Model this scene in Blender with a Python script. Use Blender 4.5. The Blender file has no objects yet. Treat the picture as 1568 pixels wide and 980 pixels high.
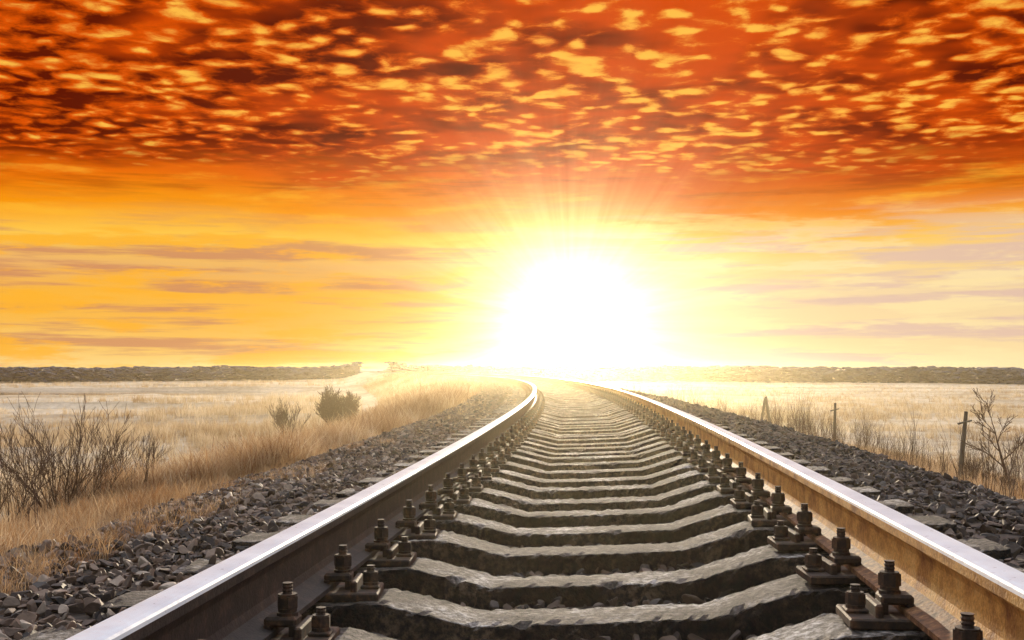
import bpy, bmesh, math, random
import numpy as np
from mathutils import Vector, Matrix, noise as mn
random.seed(7); rng=np.random.default_rng(7)
sc=bpy.context.scene
sc.view_settings.view_transform='Standard'; sc.view_settings.look='None'; sc.view_settings.exposure=0
def S(r,g,b):
    f=lambda c:(c/255/12.92) if c/255<=.04045 else ((c/255+.055)/1.055)**2.4
    return (f(r),f(g),f(b),1)
# ---------------------------------------------------------------- helpers
def link(o,parent=None):
    sc.collection.objects.link(o)
    if parent: o.parent=parent
    return o
def mesh_obj(name,V,F,mats,parent=None,smooth=False,attr=None,matidx=None):
    V=np.asarray(V,dtype=np.float32); F=np.asarray(F,dtype=np.int32)
    me=bpy.data.meshes.new(name)
    n,k=F.shape
    me.vertices.add(len(V)); me.vertices.foreach_set('co',V.ravel())
    me.loops.add(n*k); me.loops.foreach_set('vertex_index',F.ravel())
    me.polygons.add(n); me.polygons.foreach_set('loop_start',np.arange(0,n*k,k,dtype=np.int32))
    me.polygons.foreach_set('loop_total',np.full(n,k,dtype=np.int32))
    if matidx is not None: me.polygons.foreach_set('material_index',np.asarray(matidx,dtype=np.int32))
    me.polygons.foreach_set('use_smooth',np.full(n,smooth,dtype=bool))
    me.update(calc_edges=True)
    if attr:
        for an,av in attr.items():
            a=me.attributes.new(an,'FLOAT','POINT'); a.data.foreach_set('value',np.asarray(av,dtype=np.float32))
    for m in (mats if isinstance(mats,(list,tuple)) else [mats]): me.materials.append(m)
    return link(bpy.data.objects.new(name,me),parent)
def empty(name):
    return link(bpy.data.objects.new(name,None))
def rotz(a):
    c,s=np.cos(a),np.sin(a); z=np.zeros_like(a); o=np.ones_like(a)
    return np.stack([np.stack([c,-s,z],-1),np.stack([s,c,z],-1),np.stack([z,z,o],-1)],-2)
def rotx(a):
    c,s=np.cos(a),np.sin(a); z=np.zeros_like(a); o=np.ones_like(a)
    return np.stack([np.stack([o,z,z],-1),np.stack([z,c,-s],-1),np.stack([z,s,c],-1)],-2)
def scatter(variants,P,R,Sc,which=None,rnd=None):
    n=len(P)
    if which is None: which=rng.integers(0,len(variants),n)
    if rnd is None: rnd=rng.random(n)
    if Sc.ndim==1: Sc=np.repeat(Sc[:,None],3,1)
    Vs=[];Fs=[];As=[];off=0
    for i,(V,F) in enumerate(variants):
        idx=np.where(which==i)[0]
        if len(idx)==0: continue
        W=V[None]*Sc[idx][:,None,:]
        W=np.einsum('nij,nvj->nvi',R[idx],W)+P[idx][:,None,:]
        m=len(idx); nv=len(V)
        Vs.append(W.reshape(-1,3)); Fs.append((F[None]+(np.arange(m)*nv)[:,None,None]).reshape(-1,F.shape[1])+off)
        As.append(np.repeat(rnd[idx],nv)); off+=m*nv
    return np.concatenate(Vs),np.concatenate(Fs),np.concatenate(As)
def h2(ix,iy,seed):
    v=np.sin(ix*127.1+iy*311.7+seed*74.7)*43758.5453
    return v-np.floor(v)
def vn(x,y,seed=0):
    ix=np.floor(x);iy=np.floor(y);fx=x-ix;fy=y-iy
    fx=fx*fx*(3-2*fx);fy=fy*fy*(3-2*fy)
    a=h2(ix,iy,seed);b=h2(ix+1,iy,seed);c=h2(ix,iy+1,seed);d=h2(ix+1,iy+1,seed)
    return (a*(1-fx)+b*fx)*(1-fy)+(c*(1-fx)+d*fx)*fy-.5
# ---------------------------------------------------------------- track path
RC=350.; XC=-.05; S1=85.; A1=S1/RC; CX=XC-RC
def TP(s,u,z):
    s=np.asarray(s,float);u=np.asarray(u,float);z=np.asarray(z,float)
    sc_=np.clip(s,0,S1); a=sc_/RC; ex=s-sc_
    x=CX+(RC+u)*np.cos(a)-np.sin(a)*ex
    y=(RC+u)*np.sin(a)+np.cos(a)*ex
    return np.stack([x,y,z+0*x],-1)
def SU(x,y):
    phi=np.arctan2(y,x-CX); r=np.hypot(x-CX,y)
    s=RC*phi;u=r-RC
    m=y<0; s=np.where(m,y,s);u=np.where(m,x-XC,u)
    t=np.array([-math.sin(A1),math.cos(A1)]);nrm=np.array([math.cos(A1),math.sin(A1)])
    px=CX+RC*nrm[0];py=RC*nrm[1]
    ex=(x-px)*t[0]+(y-py)*t[1]; eu=(x-px)*nrm[0]+(y-py)*nrm[1]
    m=(ex>0)&(y>0)
    return np.where(m,S1+ex,s),np.where(m,eu,u)
def heading(s): return np.clip(s,0,S1)/RC
def cant(u): return np.clip((u+.79)/1.58,0,1.6)*.05
PONDS=[(-80,146,52,22,-2.85),(-52,84,22,6,-2.8)]
PU=np.array([-3000,-150,-40,-10,-7,-5,-3.5,-2.5,-2.05,-1.12,-.85,.85,1.12,2.05,2.5,3.3,5,7,10,40,150,3000])
PZ=np.array([-3.2,-3.1,-2.5,-2.25,-1.85,-1.12,-.66,-.40,-.27,-.235,-.345,-.345,-.235,-.30,-.50,-.80,-1.2,-1.75,-2.1,-2.5,-3.1,-3.2])
def pondm(x,y,f=1.0):
    m=np.zeros_like(x)
    for cx,cy,rx,ry,_ in PONDS:
        d=np.hypot((x-cx)/rx,(y-cy)/ry)+vn(x/9,y/5,31)*.3
        m=np.maximum(m,np.clip((f+.12-d)/.12,0,1))
    return m
def hgt(x,y):
    s,u=SU(x,y)
    au=np.abs(u)
    z=np.interp(u,PU,PZ)+np.where(au<3.2,cant(u),.08*(u>0)*np.clip((5-au)/1.8,0,1))
    w=np.clip((au-2.2)/3,0,1)
    z=z+w*(vn(x/2.3,y/2.3,1)*.22+vn(x/9,y/9,2)*.35)+np.clip((au-1.2)/1,0,1)*vn(x/.35,y/.35,3)*.05
    m=pondm(x,y); z=z*(1-m)-3.3*m
    return z,s,u
# ---------------------------------------------------------------- materials
def newmat(name):
    m=bpy.data.materials.new(name); m.use_nodes=True; nt=m.node_tree
    b=nt.nodes['Principled BSDF']; return m,nt,b
def N(nt,t,**kw):
    n=nt.nodes.new(t)
    for k,v in kw.items():
        if k in n.inputs: n.inputs[k].default_value=v
        else: setattr(n,k,v)
    return n
def ramp(nt,pts,fac=None):
    r=nt.nodes.new('ShaderNodeValToRGB'); e=r.color_ramp.elements
    while len(e)<len(pts): e.new(.5)
    for i,(p,c) in enumerate(pts):
        e[i].position=p; e[i].color=c if len(c)==4 else (*c,1)
    if fac is not None: nt.links.new(fac,r.inputs[0])
    return r
def mixc(nt,fac,a,b,bt='MIX'):
    m=nt.nodes.new('ShaderNodeMix'); m.data_type='RGBA'; m.blend_type=bt
    for s_,v in ((m.inputs[0],fac),(m.inputs[6],a),(m.inputs[7],b)):
        if isinstance(v,bpy.types.NodeSocket): nt.links.new(v,s_)
        else: s_.default_value=v
    return m.outputs[2]
def math_(nt,op,a,b=None,c=None,clamp=False):
    m=nt.nodes.new('ShaderNodeMath'); m.operation=op; m.use_clamp=clamp
    for i,v in enumerate((a,b,c)):
        if v is None: continue
        if isinstance(v,bpy.types.NodeSocket): nt.links.new(v,m.inputs[i])
        else: m.inputs[i].default_value=v
    return m.outputs[0]
def noise(nt,scale,detail=4,rough=.55,vec=None,dim='3D'):
    n=N(nt,'ShaderNodeTexNoise',Scale=scale,Detail=detail,Roughness=rough)
    if vec is not None: nt.links.new(vec,n.inputs['Vector'])
    return n.outputs[0]
def bump(nt,b,h,strength=.5,dist=.01):
    bp=N(nt,'ShaderNodeBump',Strength=strength,Distance=dist); nt.links.new(h,bp.inputs['Height']); nt.links.new(bp.outputs[0],b.inputs['Normal'])
def pos(nt): return nt.nodes.new('ShaderNodeNewGeometry').outputs['Position']
def attrf(nt,name):
    a=nt.nodes.new('ShaderNodeAttribute'); a.attribute_name=name; return a.outputs['Fac']

m_head,nt,b=newmat('polished_rail_steel')
p=pos(nt); n1=noise(nt,60,4,.6,p); n2=noise(nt,6,3,.5,p)
b.inputs['Metallic'].default_value=.10
nt.links.new(ramp(nt,[(0.3,(.52,.60,.70)),(.7,(.74,.82,.90))],n2).outputs[0],b.inputs['Base Color'])
nt.links.new(ramp(nt,[(0.3,(.26,.26,.26)),(.7,(.42,.42,.42))],n1).outputs[0],b.inputs['Roughness'])
bump(nt,b,n1,.15,.002)
def rustmat(name,c1,c2,c3,s1=18):
    m,nt,b=newmat(name); p=pos(nt)
    n1=noise(nt,s1,5,.65,p); n2=noise(nt,120,3,.6,p)
    r=ramp(nt,[(.3,c1),(.52,c2),(.72,c3)],n1).outputs[0]
    nt.links.new(mixc(nt,.6,r,ramp(nt,[(.3,(.3,.24,.2)),(.7,(1,1,1))],n2).outputs[0],'MULTIPLY'),b.inputs['Base Color'])
    b.inputs['Roughness'].default_value=.7; b.inputs['Metallic'].default_value=.1
    bump(nt,b,n2,.6,.003); return m
m_railL=rustmat('shaded_rail_steel',(.018,.014,.014),(.038,.030,.028),(.09,.06,.045))  # left rail's unlit inner side: shade put into the steel colour
m_railR=rustmat('sunlit_gold_rail',(.26,.09,.02),(.76,.41,.10),(.88,.57,.20),9)  # golden sunlight on the web painted into the colour, with rust mottling
m_foot=rustmat('rusted_rail_foot',(.05,.02,.01),(.22,.10,.04),(.50,.28,.11),40)
m_iron=rustmat('rusty_iron',(.018,.011,.009),(.06,.032,.018),(.20,.09,.04),35)
m_conc,nt,b=newmat('weathered_concrete'); p=pos(nt)
n1=noise(nt,4,5,.65,p); n2=noise(nt,45,5,.7,p); n3=noise(nt,150,3,.6,p)
base=ramp(nt,[(.36,(.035,.026,.02)),(.50,(.095,.078,.066)),(.66,(.34,.32,.30))],n1).outputs[0]
sp=ramp(nt,[(.41,(.14,.12,.10)),(.52,(.75,.72,.69)),(.61,(1.6,1.6,1.6))],n2).outputs[0]
c=mixc(nt,.94,base,sp,'MULTIPLY')
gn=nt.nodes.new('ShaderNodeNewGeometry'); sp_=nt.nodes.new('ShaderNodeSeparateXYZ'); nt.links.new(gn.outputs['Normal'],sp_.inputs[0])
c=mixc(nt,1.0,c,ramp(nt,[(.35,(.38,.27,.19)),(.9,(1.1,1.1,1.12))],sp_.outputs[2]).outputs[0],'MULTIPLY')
nt.links.new(c,b.inputs['Base Color']); b.inputs['Roughness'].default_value=.88
bump(nt,b,math_(nt,'ADD',n2,math_(nt,'MULTIPLY',n3,.7)),.8,.012)
m_stone,nt,b=newmat('crushed_stone'); p=pos(nt)
r=attrf(nt,'rnd'); n1=noise(nt,30,3,.6,p)
base=ramp(nt,[(0,(.02,.015,.013)),(.3,(.065,.043,.032)),(.6,(.15,.092,.058)),(.85,(.21,.15,.11)),(1,(.44,.37,.30))],r).outputs[0]
c=mixc(nt,.6,base,ramp(nt,[(.3,(.5,.4,.32)),(.7,(1.25,1.2,1.15))],n1).outputs[0],'MULTIPLY')
nt.links.new(c,b.inputs['Base Color']); b.inputs['Roughness'].default_value=.7
bump(nt,b,n1,.4,.006)
m_gr,nt,b=newmat('ground_soil'); p=pos(nt)
g=attrf(nt,'grav')
vo=N(nt,'ShaderNodeTexVoronoi',Scale=22); nt.links.new(p,vo.inputs['Vector'])
gc=mixc(nt,.7,(.075,.05,.036,1),ramp(nt,[(0,(1.3,1.25,1.2)),(.6,(.2,.2,.2))],vo.outputs['Distance']).outputs[0],'MULTIPLY')
n1=noise(nt,.12,5,.6,p); n2=noise(nt,1.6,5,.7,p)
mp=N(nt,'ShaderNodeMapping'); mp.inputs['Scale'].default_value=(.012,.05,1); nt.links.new(p,mp.inputs[0])
n3=noise(nt,1,5,.6,mp.outputs[0])
fc=ramp(nt,[(.3,(.32,.24,.15)),(.5,(.54,.45,.32)),(.7,(.66,.57,.44))],n1).outputs[0]
fc=mixc(nt,.6,fc,ramp(nt,[(.38,(.45,.38,.3)),(.58,(1.1,1.1,1.1))],n3).outputs[0],'MULTIPLY')
fc=mixc(nt,.6,fc,ramp(nt,[(.3,(.45,.4,.35)),(.65,(1.1,1.1,1.1))],n2).outputs[0],'MULTIPLY')
nt.links.new(mixc(nt,g,fc,gc),b.inputs['Base Color']); b.inputs['Roughness'].default_value=.95
bump(nt,b,n2,.6,.08)
def grassmat(name,pts,tr=.5):
    m=bpy.data.materials.new(name); m.use_nodes=True; nt=m.node_tree; nt.nodes.clear()
    o=nt.nodes.new('ShaderNodeOutputMaterial'); d=nt.nodes.new('ShaderNodeBsdfDiffuse'); t=nt.nodes.new('ShaderNodeBsdfTranslucent'); mx=nt.nodes.new('ShaderNodeMixShader')
    c=ramp(nt,pts,attrf(nt,'rnd')).outputs[0]
    big_=noise(nt,.11,4,.6,pos(nt))
    c=mixc(nt,1.0,c,ramp(nt,[(.36,(.60,.50,.40)),(.58,(1,1,1))],big_).outputs[0],'MULTIPLY')
    nt.links.new(c,d.inputs[0]);nt.links.new(c,t.inputs[0]);mx.inputs[0].default_value=tr
    nt.links.new(d.outputs[0],mx.inputs[1]);nt.links.new(t.outputs[0],mx.inputs[2]);nt.links.new(mx.outputs[0],o.inputs[0]); return m
m_grass=grassmat('dry_grass',[(0,(.30,.16,.08)),(.4,(.56,.38,.21)),(.8,(.72,.55,.35)),(1,(.84,.72,.55))])
m_reed=grassmat('reed',[(0,(.40,.28,.16)),(.5,(.64,.51,.33)),(1,(.80,.69,.51))])
m_bark,nt,b=newmat('bark'); p=pos(nt)
nt.links.new(ramp(nt,[(.3,(.06,.032,.02)),(.7,(.18,.10,.055))],noise(nt,20,3,.6,p)).outputs[0],b.inputs['Base Color']); b.inputs['Roughness'].default_value=.9
m_wood,nt,b=newmat('weathered_wood'); p=pos(nt)
mp=N(nt,'ShaderNodeMapping'); mp.inputs['Scale'].default_value=(30,30,2); nt.links.new(p,mp.inputs[0])
nw=noise(nt,1,5,.6,mp.outputs[0])
nt.links.new(ramp(nt,[(.3,(.05,.04,.032)),(.7,(.17,.14,.11))],nw).outputs[0],b.inputs['Base Color']); b.inputs['Roughness'].default_value=.9; bump(nt,b,nw,.6,.01)
m_far,nt,b=newmat('distant_scrub'); p=pos(nt)
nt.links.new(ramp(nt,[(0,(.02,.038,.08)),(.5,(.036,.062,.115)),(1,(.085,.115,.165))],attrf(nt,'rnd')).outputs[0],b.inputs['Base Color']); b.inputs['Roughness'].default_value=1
m_water,nt,b=newmat('water'); b.inputs['Base Color'].default_value=(.05,.07,.09,1); b.inputs['Roughness'].default_value=.06
bump(nt,b,noise(nt,1.5,3,.5,pos(nt)),.06,.05)

# ---------------------------------------------------------------- ground sheet
def axis(lo,hi,core_lo,core_hi,step,g):
    a=list(np.arange(core_lo,core_hi+1e-6,step)); d=step; v=core_hi
    while v<hi: d*=g; v+=d; a.append(v)
    d=step; v=core_lo; pre=[]
    while v>lo: d*=g; v-=d; pre.append(v)
    return np.array(pre[::-1]+a)
xs=axis(-5000,5000,-14,8,.16,1.04); ys=axis(-60,8000,-2,12,.2,1.025)
X,Y=np.meshgrid(xs,ys); Z,Sg,Ug=hgt(X,Y)
au=np.abs(Ug)
edge=2.3+vn(X/.6,Y/.6,5)*.9+vn(X/.15,Y/.15,6)*.4+np.where(Ug>0,.8,0)
grav=np.clip((edge-au)/.25+.5,0,1)
nx=len(xs);ny=len(ys); idx=np.arange(nx*ny).reshape(ny,nx)
F=np.stack([idx[:-1,:-1],idx[:-1,1:],idx[1:,1:],idx[1:,:-1]],-1).reshape(-1,4)
mesh_obj('ground',np.stack([X,Y,Z],-1).reshape(-1,3),F,m_gr,smooth=True,attr={'grav':grav.ravel()})

# ---------------------------------------------------------------- railway track
track=empty('railway_track')
half=[(.075,0),(.075,.013),(.045,.022),(.016,.036),(.009,.055),(.009,.115),(.014,.134),(.034,.142),(.037,.147),(.0375,.167),(.0355,.1735),(.031,.1775),(.02,.1797),(.007,.1805)]
prof=half+[(-x,z) for x,z in half[::-1]]
K=len(prof)
ss=np.concatenate([np.arange(-3,60,.4),np.arange(60,260,2)])
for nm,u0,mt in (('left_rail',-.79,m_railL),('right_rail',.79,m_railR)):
    V=[]
    for (px,pz) in prof:
        V.append(TP(ss,u0+px+0*ss,-.18+pz+cant(u0)+0*ss))
    V=np.stack(V,1).reshape(-1,3)
    F=[];mi=[]
    for j in range(K):
        j2=(j+1)%K
        zz=min(prof[j][1],prof[j2][1])
        for i in range(len(ss)-1):
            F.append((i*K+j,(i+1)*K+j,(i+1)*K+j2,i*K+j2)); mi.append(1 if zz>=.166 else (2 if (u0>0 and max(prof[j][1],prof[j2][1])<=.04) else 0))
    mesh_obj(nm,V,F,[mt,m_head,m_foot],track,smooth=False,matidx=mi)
# sleepers
SP=.56; SKEW=.075; s_list=2.66+SP*np.arange(-5,260)
Vs=[];Fs=[];off=0
for si in s_list:
    fine=si<7
    us=np.linspace(-1.32,1.32,165 if fine else (61 if si<20 else (31 if si<40 else 17)))
    a=np.abs(us)
    top=-.205-.07*(1-np.clip((a-.32)/.25,0,1))-0.003*np.clip(1-a/.3,0,1)
    hw=.106+.018*np.clip((a-.3)/.3,0,1)
    prf=[(-1.12,-.19),(-1.07,-.10),(-1.02,-.03),(-1.005,-.012),(-.985,-.002),(-.93,.0),(-.5,.001),(0,.002),(.5,.001),(.93,.0),(.985,-.002),(1.005,-.012),(1.02,-.03),(1.07,-.10),(1.12,-.19)]
    kk=len(prf); P=[]
    rot=SKEW+random.gauss(0,.008); ds=random.gauss(0,.010); dz=random.gauss(0,.005); sd_=random.random()*50
    for i,u in enumerate(us):
        for (q,dzp) in prf:
            sx=q*hw[i]; zz=top[i]+dzp
            if si<40:
                e_=abs(q)>=.92
                n=mn.noise(Vector((u*5+sd_,(si+sx)*5,dzp*5)))*.002+mn.noise(Vector((u*22+sd_,(si+sx)*22,dzp*20)))*.0022*(1.1 if e_ else .5)
                if fine: n+=mn.noise(Vector((u*70,(si+sx)*70,dzp*60)))*.0045*(1.4 if e_ else .5)
                if e_: n-=max(0,mn.noise(Vector((u*14+sd_,si*9,q)))-.34)*.06
            else: n=0
            P.append((u,si+ds+sx+rot*u+(n if q>0 else -n),zz+n+dz))
    P=np.array(P); P=TP(P[:,1],P[:,0],P[:,2]+cant(P[:,0]))
    idx=np.arange(len(us)*kk).reshape(len(us),kk)
    F=np.stack([idx[:-1,:-1],idx[1:,:-1],idx[1:,1:],idx[:-1,1:]],-1).reshape(-1,4)
    Vs.append(P);Fs.append(F+off);off+=len(P)
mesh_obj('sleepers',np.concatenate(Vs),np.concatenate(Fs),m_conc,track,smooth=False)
# fastening template
bm=bmesh.new()
def box(x0,x1,y0,y1,z0,z1,bev=.003):
    r=bmesh.ops.create_cube(bm,size=1); vs=r['verts']
    for v in vs: v.co=Vector((x0+(v.co.x+.5)*(x1-x0),y0+(v.co.y+.5)*(y1-y0),z0+(v.co.z+.5)*(z1-z0)))
    if bev:
        es={e for v in vs for e in v.link_edges}
        bmesh.ops.bevel(bm,geom=list(es),offset=bev,segments=1,affect='EDGES')
def cyl(x,y,z0,z1,r,seg,rot=0,r2=None):
    res=bmesh.ops.create_cone(bm,cap_ends=True,segments=seg,radius1=r,radius2=r2 or r,depth=z1-z0)
    for v in res['verts']:
        c=Matrix.Rotation(rot,3,'Z')@v.co; v.co=Vector((c.x+x,c.y+y,c.z+(z0+z1)/2))
box(-.205,.205,-.085,.085,.001,.024,.004)
for sg in (-1,1):
    def bx(a,b,*r,**k): box(min(a*sg,b*sg),max(a*sg,b*sg),*r,**k)
    bx(.128,.146,-.07,.07,.02,.052,bev=.004)
    bx(.05,.125,-.032,.032,.044,.066,bev=.006)
    bx(.108,.125,-.032,.032,.02,.05,bev=.003)
    bx(.05,.066,-.032,.032,.03,.05,bev=.003)
    x=.098*sg
    cyl(x,0,.064,.072,.025,12); cyl(x,0,.074,.081,.022,12); cyl(x,0,.082,.108,.0255,6,.3); cyl(x,0,.108,.112,.0225,12)
    z=.112
    for k in range(3): cyl(x,0,z,z+.004,.0125,10,0,.0105); cyl(x,0,z+.004,z+.008,.0105,10,0,.0125); z+=.008
    x=.176*sg
    box(x-.026,x+.026,-.026,.026,.024,.033,.003); cyl(x,0,.033,.040,.022,12); cyl(x,0,.041,.064,.0235,6,.1); cyl(x,0,.064,.067,.020,12)
    z=.067
    for k in range(2): cyl(x,0,z,z+.004,.012,10,0,.010); cyl(x,0,z+.004,z+.008,.010,10,0,.012); z+=.008
bmesh.ops.triangulate(bm,faces=bm.faces)
bm.verts.index_update()
FV=np.array([v.co[:] for v in bm.verts]);FF=np.array([[v.index for v in f.verts] for f in bm.faces]);bm.free()
NF=130
s_f=np.repeat(s_list[:NF],2); u_f=np.tile([-.79,.79],NF)
Pf=TP(s_f+SKEW*u_f+rng.normal(0,.008,2*NF),u_f,-.205+cant(u_f))
R=rotz(heading(s_f)+SKEW*.5+rng.normal(0,.03,2*NF))
V,F,A=scatter([(FV,FF)],Pf,R,np.ones((2*NF,3))*[1,1,1.05])
mesh_obj('rail_fastenings',V,F,m_iron,track)

# ---------------------------------------------------------------- ballast stones
def rocks(sub,n):
    out=[]
    for i in range(n):
        bm=bmesh.new(); bmesh.ops.create_icosphere(bm,subdivisions=sub,radius=1)
        bmesh.ops.triangulate(bm,faces=bm.faces); bm.verts.index_update()
        V=np.array([v.co[:] for v in bm.verts]);F=np.array([[v.index for v in f.verts] for f in bm.faces]);bm.free()
        for k in range(8):
            d=rng.normal(size=3);d/=np.linalg.norm(d);o=rng.uniform(.28,.7)
            t=V@d; V=V-np.maximum(t-o,0)[:,None]*d
        V=V*rng.uniform([1.1,.75,.5],[1.5,1.1,.9]); V+=rng.normal(0,.008,V.shape)
        out.append((V,F))
    return out
def place(n,s0,s1,u0,u1,dz,r0,lf=.33):
    s=rng.uniform(s0,s1,n); u=rng.uniform(u0,u1,n)
    P=TP(s,u,0*s); z,_,_=hgt(P[:,0],P[:,1]); 
    r=r0*np.exp(rng.normal(0,lf,n)); r=np.minimum(r,r0*1.8)
    P[:,2]=z+rng.uniform(-.3,.9,n)*dz
    R=rotz(rng.uniform(0,6.28,n))@rotx(rng.normal(0,.8,n))@rotz(rng.uniform(0,6.28,n))
    return P,R,r
R2=rocks(3,14);R1=rocks(2,14);R0=rocks(1,8)
grp=[]
grp.append((R2,)+place(5200,1.0,4.5,-2.7,-.95,.02,.019,.4))
grp.append((R2,)+place(2600,1.2,4.0,-.72,.72,.022,.020,.42))
grp.append((R2,)+place(5000,1.0,5,.93,3.0,.02,.020,.4))
grp.append((R1,)+place(15000,4.5,11,-2.6,-.92,.02,.020,.4))
grp.append((R1,)+place(5500,4.0,12,-.72,.72,.02,.021))
grp.append((R1,)+place(17000,5,12,.92,3.2,.02,.021,.4))
grp.append((R0,)+place(11000,10.5,22,-2.6,-.92,.02,.026))
grp.append((R0,)+place(13000,11.5,24,.92,3.3,.02,.028))
grp.append((R0,)+place(9000,20,60,-2.5,-.92,.02,.04))
grp.append((R0,)+place(11000,22,65,.92,3.3,.02,.042))
grp.append((R0,)+place(6000,11,45,-.7,.7,.01,.028))
grp.append((R1,)+place(3500,1.5,14,-3.8,-2.5,.01,.018))
grp.append((R1,)+place(3500,3,16,3.0,4.6,.01,.022))
Vs=[];Fs=[];As=[];off=0
for vr,P,R,r in grp:
    rn=rng.random(len(P)); 
    _,uu=SU(P[:,0],P[:,1]); rn=np.clip(rn*np.where(uu>.9,.45,np.where(uu>-.9,.55,1.0)),0,1)  # right shoulder's weaker light painted as darker stones; crib stones darker too
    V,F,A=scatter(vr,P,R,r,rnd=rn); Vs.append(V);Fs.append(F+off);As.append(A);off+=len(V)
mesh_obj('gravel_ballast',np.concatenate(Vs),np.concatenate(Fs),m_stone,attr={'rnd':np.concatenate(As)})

# ---------------------------------------------------------------- grass & reeds
def tuft(nb,h,w,spread,lean):
    V=[];F=[]
    for i in range(nb):
        a=random.uniform(0,6.28); r=spread*math.sqrt(random.random()); bx_,by_=r*math.cos(a),r*math.sin(a)
        a2=random.uniform(0,6.28); L=lean*random.uniform(.2,1); hh=h*random.uniform(.5,1); ww=w*random.uniform(.6,1.2)
        fa=random.uniform(0,3.14); dx,dy=math.cos(fa)*ww,math.sin(fa)*ww; b0=len(V)
        for t in (0,.45,.8,1):
            cx=bx_+math.cos(a2)*L*t*t; cy=by_+math.sin(a2)*L*t*t; cz=hh*(t-.25*L/h*t*t); k=(1-t)*.9+.1
            if t<1: V+= [(cx-dx*k,cy-dy*k,cz),(cx+dx*k,cy+dy*k,cz)]
            else: V.append((cx,cy,cz))
        F+=[(b0,b0+1,b0+3),(b0,b0+3,b0+2),(b0+2,b0+3,b0+5),(b0+2,b0+5,b0+4),(b0+4,b0+5,b0+6)]
    return np.array(V),np.array(F)
T_short=[tuft(16,1,.012,.35,.7) for _ in range(8)]
T_reed=[tuft(14,1,.018,.4,.25) for _ in range(8)]
def grass(name,T,P,sc_,mat,flat=1):
    n=len(P); V,F,A=scatter(T,P,rotz(rng.uniform(0,6.28,n)),np.stack([sc_*flat,sc_*flat,sc_],-1))
    return mesh_obj(name,V,F,mat,attr={'rnd':A})
def gp(n,s0,s1,u0,u1,lo,hi,pw=1.0,patch=0.):
    t=rng.random(n); s=s0*(s1/s0)**(t**pw) ; u=rng.uniform(u0,u1,n)
    P=TP(s,u,0*s); z,_,_=hgt(P[:,0],P[:,1]); P[:,2]=z-.02
    k=vn(P[:,0]/.9,P[:,1]/.9,9)+.5
    keep=k>patch*rng.random(n)*1.6
    return P[keep],(rng.uniform(lo,hi,n)*(.6+.8*k))[keep]
PS=[gp(9000,1.5,25,-2.7,-1.75,.04,.12,1,1.4),gp(12000,1.5,30,-4.4,-2.4,.06,.2,1,.5),gp(8000,4,14,-6.8,-3.2,.08,.24),gp(9000,13,60,-6.8,-3.2,.14,.4),gp(8000,9,60,-4.6,-2.6,.16,.45),gp(8000,20,170,-7,-2.5,.3,.7),
    gp(3500,3,60,3.1,5,.06,.2,1,.7),gp(8000,5,80,4.2,9,.12,.35,1,.3),gp(5000,25,170,2.9,10,.15,.35)]
P=np.concatenate([p for p,_ in PS]);H=np.concatenate([h for _,h in PS])
grass('dry_grass',T_short,P,H,m_grass)
n=60000; r=11*(260/11)**rng.random(n); a=rng.uniform(-math.radians(52),math.radians(42),n)
x=r*np.sin(a);y=r*np.cos(a); z,s,u=hgt(x,y)
dens=vn(x/7,y/7,21)+.5
near=np.maximum(pondm(x,y+12,1.15),pondm(x,y+26,1.15))
keep=((u<-8.2)|(u>8))&(rng.random(n)<.35+dens)&(pondm(x,y,1.1)<.1)
P=np.stack([x,y,z-.03],-1)[keep]; H=(rng.uniform(.35,.75,n)*(.6+.7*dens)*np.where(near>0,.35,1))[keep]*np.clip(r[keep]/60,.6,1.2)*np.where(u[keep]>0,.6,1)
grass('reed_field',T_reed,P,H,m_reed,flat=1.3)

# ---------------------------------------------------------------- bushes / tree
def tubes(segs,sides=5):
    V=[];F=[]
    for p0,p1,r0,r1 in segs:
        d=(p1-p0).normalized(); a=d.orthogonal().normalized(); c=d.cross(a); b0=len(V)
        for p,r in ((p0,r0),(p1,r1)):
            for k in range(sides):
                t=6.2832*k/sides; V.append(tuple(p+(a*math.cos(t)+c*math.sin(t))*r))
        for k in range(sides):
            k2=(k+1)%sides; F.append((b0+k,b0+k2,b0+sides+k2,b0+sides+k))
    return np.array(V),np.array(F)
def grow(p,d,L,r,lv,segs,curl=.25,up=.08,nb=3,split=.9):
    n=5; q=p.copy(); dd=d.normalized()
    for i in range(n):
        dd=(dd+Vector((random.gauss(0,curl),random.gauss(0,curl),random.gauss(0,curl)+up))*.5).normalized()
        q2=q+dd*(L/n); ra=r*(1-.7*i/n); rb=r*(1-.7*(i+1)/n); segs.append((q,q2,ra,rb)); q=q2
        if lv>0 and i>=1:
            for _ in range(nb if i==n-1 else 1+(random.random()<split*.5)):
                s_=Vector((random.gauss(0,1),random.gauss(0,1),random.gauss(.1,.6))).normalized()
                grow(q,(dd+s_*random.uniform(.35,.7)),L*random.uniform(.4,.62),rb*.75,lv-1,segs,curl,up,nb,split)
def fit(segs,h,rmin):
    zs=sorted(b_.z for _,b_,_,_ in segs); k=h/zs[int(len(zs)*.995)]
    return [(a_*k,b_*k,max(c_*k,rmin),max(d_*k,rmin)) for a_,b_,c_,d_ in segs]
def bush(name,x,y,h,stems,lv=2,r=.012,spread=.9,seed=1,rmin=0.):
    random.seed(seed); segs=[]
    for i in range(stems):
        a=random.uniform(0,6.28); k=spread*random.uniform(.1,1)
        grow(Vector((math.cos(a)*.12,math.sin(a)*.12,0)),Vector((math.cos(a)*k,math.sin(a)*k,1)),random.uniform(.55,.85),r*random.uniform(.6,1),lv,segs,.16,.10,2,.5)
    V,F=tubes(fit(segs,h,rmin),4); z=float(hgt(np.array([x]),np.array([y]))[0][0])-.05
    o=mesh_obj(name,V,F,m_bark); o.location=(x,y,z); return o
YAW=math.radians(5.1)
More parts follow.
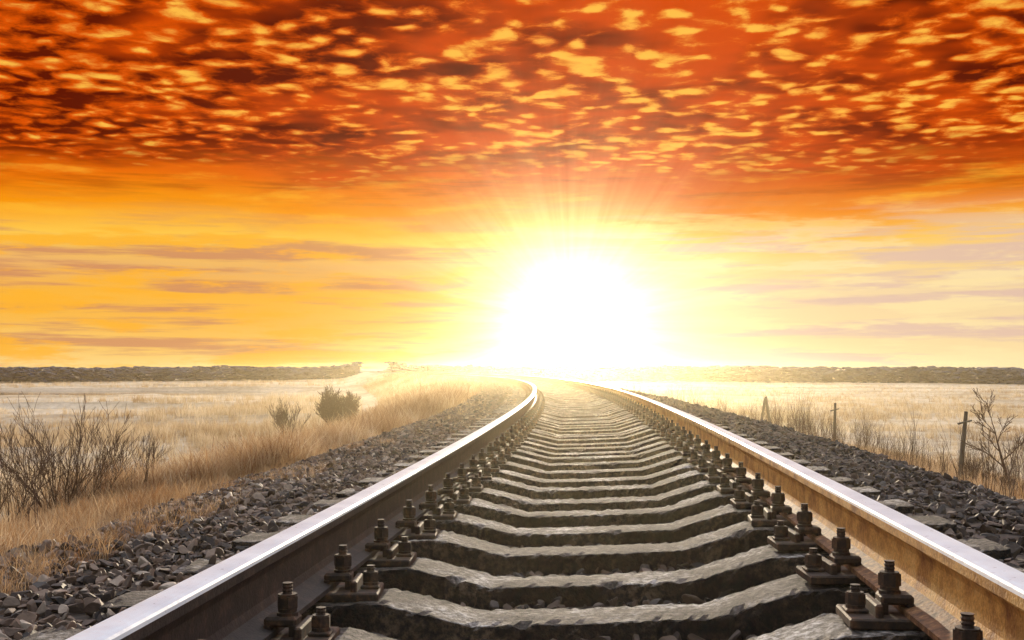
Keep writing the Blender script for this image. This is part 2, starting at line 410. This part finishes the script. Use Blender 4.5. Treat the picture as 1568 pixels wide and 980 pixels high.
def at(px,Zd):
    a=math.atan((px-784)/1750)-YAW; return Zd*math.tan(a),Zd
def topfor(px,Zd,ytop):
    x,y=at(px,Zd); z=float(hgt(np.array([x]),np.array([y]))[0][0]); return x,y,(.43-(ytop-565)/1750*Zd)-z
x,y,h=topfor(112,9.0,606); bush('bare_bush',x,y,h,26,2,.011,1.1,3,.0014)
x,y,h=topfor(198,10.5,655); bush('bare_bush',x,y,h,14,2,.008,.9,5,.0014)
x,y,h=topfor(8,8.4,645); bush('bare_bush',x,y,h,14,2,.009,1.0,6,.0014)
x,y,h=topfor(517,40,596); bush('bare_bush',x,y,h,26,3,.02,.7,8,.007)
x,y,h=topfor(443,40,612); bush('bare_bush',x,y,h,14,2,.018,.7,9,.006)
x,y,h=topfor(1545,14.0,712); bush('bare_bush',x,y,h,16,2,.008,1.0,12,.002)
x,y,h=topfor(1490,19.0,690); bush('bare_bush',x,y,h,18,2,.009,1.0,13,.0022)
# small bare tree: leaning trunk with open limbs
random.seed(35); segs=[]
def limb(p,d,L,r): grow(p,d,L,r,2,segs,.28,.08,2,.3)
q=Vector((0,0,0)); d=Vector((.22,0,1)).normalized(); sgn=-1
for i in range(8):
    d2=(d+Vector((random.gauss(-.03,.07),random.gauss(0,.07),.05))).normalized(); q2=q+d2*.2
    segs.append((q,q2,.058-.006*i,.052-.006*i)); q=q2; d=d2
    if i>=2:
        sgn=-sgn; limb(q,d*.8+Vector((sgn*random.uniform(.7,1.0),random.gauss(0,.5),.1)),.80-.06*i,.026-.002*i)
limb(q,d,.6,.013); limb(q,d+Vector((-.5,.2,0)),.5,.011)
x,y,h=topfor(1536,15.5,590)
V,F=tubes(fit(segs,h,.003),6); o=mesh_obj('bare_tree',V,F,m_bark); o.location=(x,y,float(hgt(np.array([x]),np.array([y]))[0][0])-.05)
wv=[]
for k in range(6):
    segs=[]; random.seed(40+k)
    for j in range(3): grow(Vector((random.gauss(0,.06),random.gauss(0,.06),0)),Vector((random.gauss(0,.15),random.gauss(0,.15),1)),1,.008,1,segs,.15,.1,2,.6)
    V,F=tubes(segs,3); F=np.concatenate([F[:,[0,1,2]],F[:,[0,2,3]]]); wv.append((V,F))
ws=[gp(420,6,45,2.9,7,.25,.6),gp(140,4,40,-6.5,-3.2,.2,.45),gp(180,20,60,4,12,.35,.7)]
P=np.concatenate([p for p,_ in ws]);H=np.concatenate([h for _,h in ws])
V,F,A=scatter(wv,P,rotz(rng.uniform(0,6.28,len(P))),H); mesh_obj('dry_weeds',V,F,m_bark)

# ---------------------------------------------------------------- posts
def post(px,Zd,ytop,kind,tilt):
    x,y,h=topfor(px,Zd,ytop); z=.43-(ytop-565)/1750*Zd-h-.2; h+=.2
    segs=[]
    if kind=='cross':
        segs=[(Vector((0,0,0)),Vector((tilt*.4,.02,h*.5)),.045,.04),(Vector((tilt*.4,.02,h*.5)),Vector((tilt,0,h)),.04,.03),
              (Vector((tilt*.86-.13,-.045,h*.86)),Vector((tilt*.86+.09,-.045,h*.90)),.017,.014)]
    else:
        segs=[(Vector((-.25,0,0)),Vector((0,0,h)),.06,.05),(Vector((.25,0,0)),Vector((0.02,0,h*1.04)),.06,.05),(Vector((-.14,-.06,h*.38)),Vector((.15,-.06,h*.4)),.03,.03)]
    V,F=tubes(segs,8); o=mesh_obj('wooden_post',V,F,m_wood); o.location=(x,y,z)
post(1466,19,628,'cross',.12); post(1276,30,616,'cross',.03); post(1171,44,609,'A',0)

# ---------------------------------------------------------------- distant treeline
n=26000; a=rng.uniform(-math.radians(60),math.radians(60),n); rr=rng.uniform(285,325,n)
x=rr*np.sin(a);y=rr*np.cos(a); z,_,u=hgt(x,y)
blob=[]
for k in range(6):
    V,F=R0[k]; blob.append((V+rng.normal(0,.14,V.shape),F))
hh=2.3+.35*(vn(a*40,a*0,3)+.5)+.25*(vn(a*160,a*0,4)+.5)+np.where(a>0,.5,.15)
P=np.stack([x,y,z+rng.random(n)*hh*1.2],-1); keep=np.abs(u)>4
V,F,A=scatter(blob,P[keep],rotz(rng.uniform(0,6.28,keep.sum())),(rng.uniform(.35,.8,(n,1))*[2.0,1.6,.6])[keep],rnd=np.clip(.25+.5*vn(x/9,y/9,8)+.5*rng.random(n)**2,0,1)[keep])
mesh_obj('distant_treeline',V,F,m_far,attr={'rnd':A})
for cx,cy,rx,ry,wz in PONDS:
    pts=[]
    for k in range(64):
        t=6.2832*k/64; pts.append((cx+rx*1.3*math.cos(t),cy+ry*1.3*math.sin(t),wz-.1))
    me=bpy.data.meshes.new('pond'); me.from_pydata(pts,[],[list(range(64))]); me.materials.append(m_water); link(bpy.data.objects.new('pond',me))

# ---------------------------------------------------------------- mist volume, added to make the sun's bloom over the track
mm=bpy.data.materials.new('bloom_mist'); mm.use_nodes=True; nt=mm.node_tree; nt.nodes.clear()
o=nt.nodes.new('ShaderNodeOutputMaterial'); v=N(nt,'ShaderNodeVolumeScatter',Density=.0013,Anisotropy=.89); v.inputs['Color'].default_value=(1,.84,.52,1); nt.links.new(v.outputs[0],o.inputs['Volume'])
bm=bmesh.new(); bmesh.ops.create_cube(bm,size=1); me=bpy.data.meshes.new('bloom_mist'); bm.to_mesh(me); bm.free(); me.materials.append(mm)
o=link(bpy.data.objects.new('bloom_mist',me)); o.scale=(300,90,5); o.location=(0,35,-1.7)

# ---------------------------------------------------------------- light & sky
SAZ=math.radians(-2.2); SEL=math.radians(2.3)
LEL=math.radians(5.0)
sd=Vector((math.sin(SAZ)*math.cos(SEL),math.cos(SAZ)*math.cos(SEL),math.sin(SEL)))
ld=Vector((math.sin(SAZ)*math.cos(LEL),math.cos(SAZ)*math.cos(LEL),math.sin(LEL)))
l=bpy.data.lights.new('sun','SUN'); l.energy=5; l.angle=math.radians(.6); l.color=(1,.84,.6)
o=link(bpy.data.objects.new('sun',l)); o.rotation_euler=(-ld).to_track_quat('-Z','Y').to_euler()
w=bpy.data.worlds.new('World'); sc.world=w; w.use_nodes=True; nt=w.node_tree; nt.nodes.clear()
out=nt.nodes.new('ShaderNodeOutputWorld'); bg=nt.nodes.new('ShaderNodeBackground'); nt.links.new(bg.outputs[0],out.inputs[0])
tc=nt.nodes.new('ShaderNodeTexCoord').outputs['Generated']
sx=nt.nodes.new('ShaderNodeSeparateXYZ'); nt.links.new(tc,sx.inputs[0]); X_,Y_,Z_=sx.outputs
zc=math_(nt,'MAXIMUM',Z_,0.0)
E=math_(nt,'ARCSINE',zc); AZ=math_(nt,'ARCTAN2',X_,Y_)
def comb(a,b_,c=0.):
    n=nt.nodes.new('ShaderNodeCombineXYZ')
    for i,v in enumerate((a,b_,c)):
        if isinstance(v,bpy.types.NodeSocket): nt.links.new(v,n.inputs[i])
        else: n.inputs[i].default_value=v
    return n.outputs[0]
def mr(v,a,b_,c=0.,d=1.,sm=True):
    n=nt.nodes.new('ShaderNodeMapRange'); n.interpolation_type='SMOOTHSTEP' if sm else 'LINEAR'
    nt.links.new(v,n.inputs[0]); n.inputs[1].default_value=a;n.inputs[2].default_value=b_;n.inputs[3].default_value=c;n.inputs[4].default_value=d; return n.outputs[0]
wn=noise(nt,1,2,.5,comb(math_(nt,'MULTIPLY',AZ,3),math_(nt,'MULTIPLY',E,10)))
Ew=math_(nt,'ADD',E,math_(nt,'MULTIPLY',math_(nt,'SUBTRACT',wn,.5),.05))
fac=math_(nt,'MULTIPLY',Ew,2.5)
bl=ramp(nt,[(0,S(248,208,130)),(.05,S(250,200,105)),(.11,S(250,185,75)),(.17,S(252,182,60)),(.225,S(238,180,105)),(.275,S(255,200,75)),(.33,S(250,152,14)),(.40,S(232,106,5)),(.48,S(210,74,4)),(.58,S(185,54,4)),(.8,S(195,68,6)),(1,S(225,130,60))],fac).outputs[0]
br=ramp(nt,[(0,S(252,222,165)),(.07,S(247,216,160)),(.16,S(245,215,165)),(.24,S(250,212,135)),(.28,S(255,200,90)),(.33,S(243,138,22)),(.40,S(216,88,6)),(.48,S(196,65,4)),(.58,S(176,52,4)),(.8,S(195,68,6)),(1,S(225,130,60))],fac).outputs[0]
col=mixc(nt,mr(AZ,-.12,.12),bl,br)
st=noise(nt,1,5,.6,comb(math_(nt,'MULTIPLY',AZ,5),math_(nt,'MULTIPLY',E,75),3.))
st2=noise(nt,1,5,.62,comb(math_(nt,'MULTIPLY',AZ,9),math_(nt,'MULTIPLY',E,60),9.))
low=mr(E,.15,.10)
col=mixc(nt,math_(nt,'MULTIPLY',mr(st,.45,.6),math_(nt,'MULTIPLY',low,.85)),col,mixc(nt,mr(AZ,-.15,.12),S(208,140,98),S(226,190,172)))
col=mixc(nt,math_(nt,'MULTIPLY',mr(st2,.48,.62),math_(nt,'MULTIPLY',low,.9)),col,mixc(nt,mr(AZ,-.15,.12),S(255,180,48),S(253,226,168)))
mid=math_(nt,'MULTIPLY',mr(E,.08,.12),mr(E,.22,.15))
col=mixc(nt,math_(nt,'MULTIPLY',mr(st2,.5,.7),math_(nt,'MULTIPLY',mid,.6)),col,S(255,185,50))
mid2=math_(nt,'MULTIPLY',mr(E,.13,.16),mr(E,.23,.19))
col=mixc(nt,math_(nt,'MULTIPLY',mr(st,.46,.64),math_(nt,'MULTIPLY',mid2,.55)),col,S(138,38,4))
zz=math_(nt,'ADD',zc,.03)
pl=comb(math_(nt,'DIVIDE',X_,zz),math_(nt,'DIVIDE',Y_,zz))
ds=nt.nodes.new('ShaderNodeTexNoise'); ds.inputs['Scale'].default_value=5; nt.links.new(pl,ds.inputs['Vector'])
va=nt.nodes.new('ShaderNodeVectorMath'); va.operation='MULTIPLY_ADD'; nt.links.new(ds.outputs['Color'],va.inputs[0]); va.inputs[1].default_value=(.12,.12,0); nt.links.new(pl,va.inputs[2]); plw=va.outputs[0]
n1=noise(nt,8.5,6,.62,plw)
vo=N(nt,'ShaderNodeTexVoronoi',Scale=11.5); vo.feature='SMOOTH_F1'; vo.inputs['Smoothness'].default_value=.7; nt.links.new(plw,vo.inputs['Vector'])
big=noise(nt,1.1,2,.5,pl); big2=noise(nt,2.0,3,.55,comb(math_(nt,'DIVIDE',X_,zz),math_(nt,'DIVIDE',Y_,zz),4.))
puff=math_(nt,'ADD',n1,math_(nt,'MULTIPLY',math_(nt,'SUBTRACT',.46,vo.outputs['Distance']),.6))
puff=math_(nt,'ADD',puff,math_(nt,'MULTIPLY',math_(nt,'SUBTRACT',big,.5),.45))
pf=mr(puff,.36,.62)
azd=math_(nt,'ABSOLUTE',math_(nt,'ADD',AZ,-.02))
up=mr(math_(nt,'ADD',E,math_(nt,'MULTIPLY',math_(nt,'SUBTRACT',big2,.5),.10)),.15,.20)
gap=mixc(nt,mr(math_(nt,'SUBTRACT',big2,math_(nt,'MULTIPLY',azd,.50)),.28,.58),S(82,15,3),S(214,74,3))
col=mixc(nt,math_(nt,'MULTIPLY',up,.93),col,gap)
pcol=mixc(nt,mr(math_(nt,'ADD',puff,math_(nt,'MULTIPLY',math_(nt,'SUBTRACT',.1,azd),.30)),.46,.74),S(222,84,4),S(255,190,72))
col=mixc(nt,math_(nt,'MULTIPLY',math_(nt,'MULTIPLY',pf,up),.95),col,pcol)
sk=nt.nodes.new('ShaderNodeTexSky'); sk.sky_type='NISHITA'; sk.sun_disc=False; sk.sun_elevation=LEL; sk.sun_rotation=SAZ
oh=mixc(nt,1.0,mixc(nt,mr(Y_,-.5,.35),(.20,.22,.27,1),(1.75,1.75,1.85,1)),mixc(nt,1.0,sk.outputs[0],(.1,.1,.1,1),'MULTIPLY'),'ADD')
ohf=mr(E,.34,.70)
behind=mr(Y_,.25,-.35)
col=mixc(nt,math_(nt,'MAXIMUM',ohf,behind),col,oh)
dt=nt.nodes.new('ShaderNodeVectorMath'); dt.operation='DOT_PRODUCT'; nt.links.new(tc,dt.inputs[0]); dt.inputs[1].default_value=sd
th=math_(nt,'ARCCOSINE',math_(nt,'MINIMUM',dt.outputs['Value'],1.0))
ang=math_(nt,'ARCTAN2',math_(nt,'SUBTRACT',E,SEL),math_(nt,'SUBTRACT',AZ,SAZ))
ry=noise(nt,9,3,.6,comb(math_(nt,'COSINE',ang),math_(nt,'SINE',ang)))
ryf=math_(nt,'MAXIMUM',math_(nt,'MULTIPLY_ADD',math_(nt,'SUBTRACT',ry,.5),1.6,1.),.45)
g2=math_(nt,'MULTIPLY',math_(nt,'EXPONENT',math_(nt,'DIVIDE',th,-.060)),ryf)
g1=math_(nt,'EXPONENT',math_(nt,'DIVIDE',th,-.03))
hz=math_(nt,'MULTIPLY',math_(nt,'EXPONENT',math_(nt,'DIVIDE',E,-.03)),math_(nt,'EXPONENT',math_(nt,'DIVIDE',math_(nt,'ABSOLUTE',math_(nt,'SUBTRACT',AZ,SAZ)),-.13)))
def scl(v,c): return mixc(nt,1.0,comb(v,v,v),c,'MULTIPLY')
gl=mixc(nt,1.,mixc(nt,1.,scl(g1,(4,3.6,3.0,1)),scl(g2,(2.2,1.6,.75,1)),'ADD'),scl(hz,(.5,.45,.30,1)),'ADD')
col=mixc(nt,1.,col,gl,'ADD')
nt.links.new(col,bg.inputs[0]); bg.inputs[1].default_value=1

# ---------------------------------------------------------------- camera
cam=bpy.data.cameras.new('camera'); co=link(bpy.data.objects.new('camera',cam)); sc.camera=co
cam.sensor_width=36; cam.lens=36*1750/1568; cam.clip_start=.05; cam.clip_end=20000
co.location=(0,0,.43); co.rotation_euler=(math.radians(90+2.45),0,YAW)
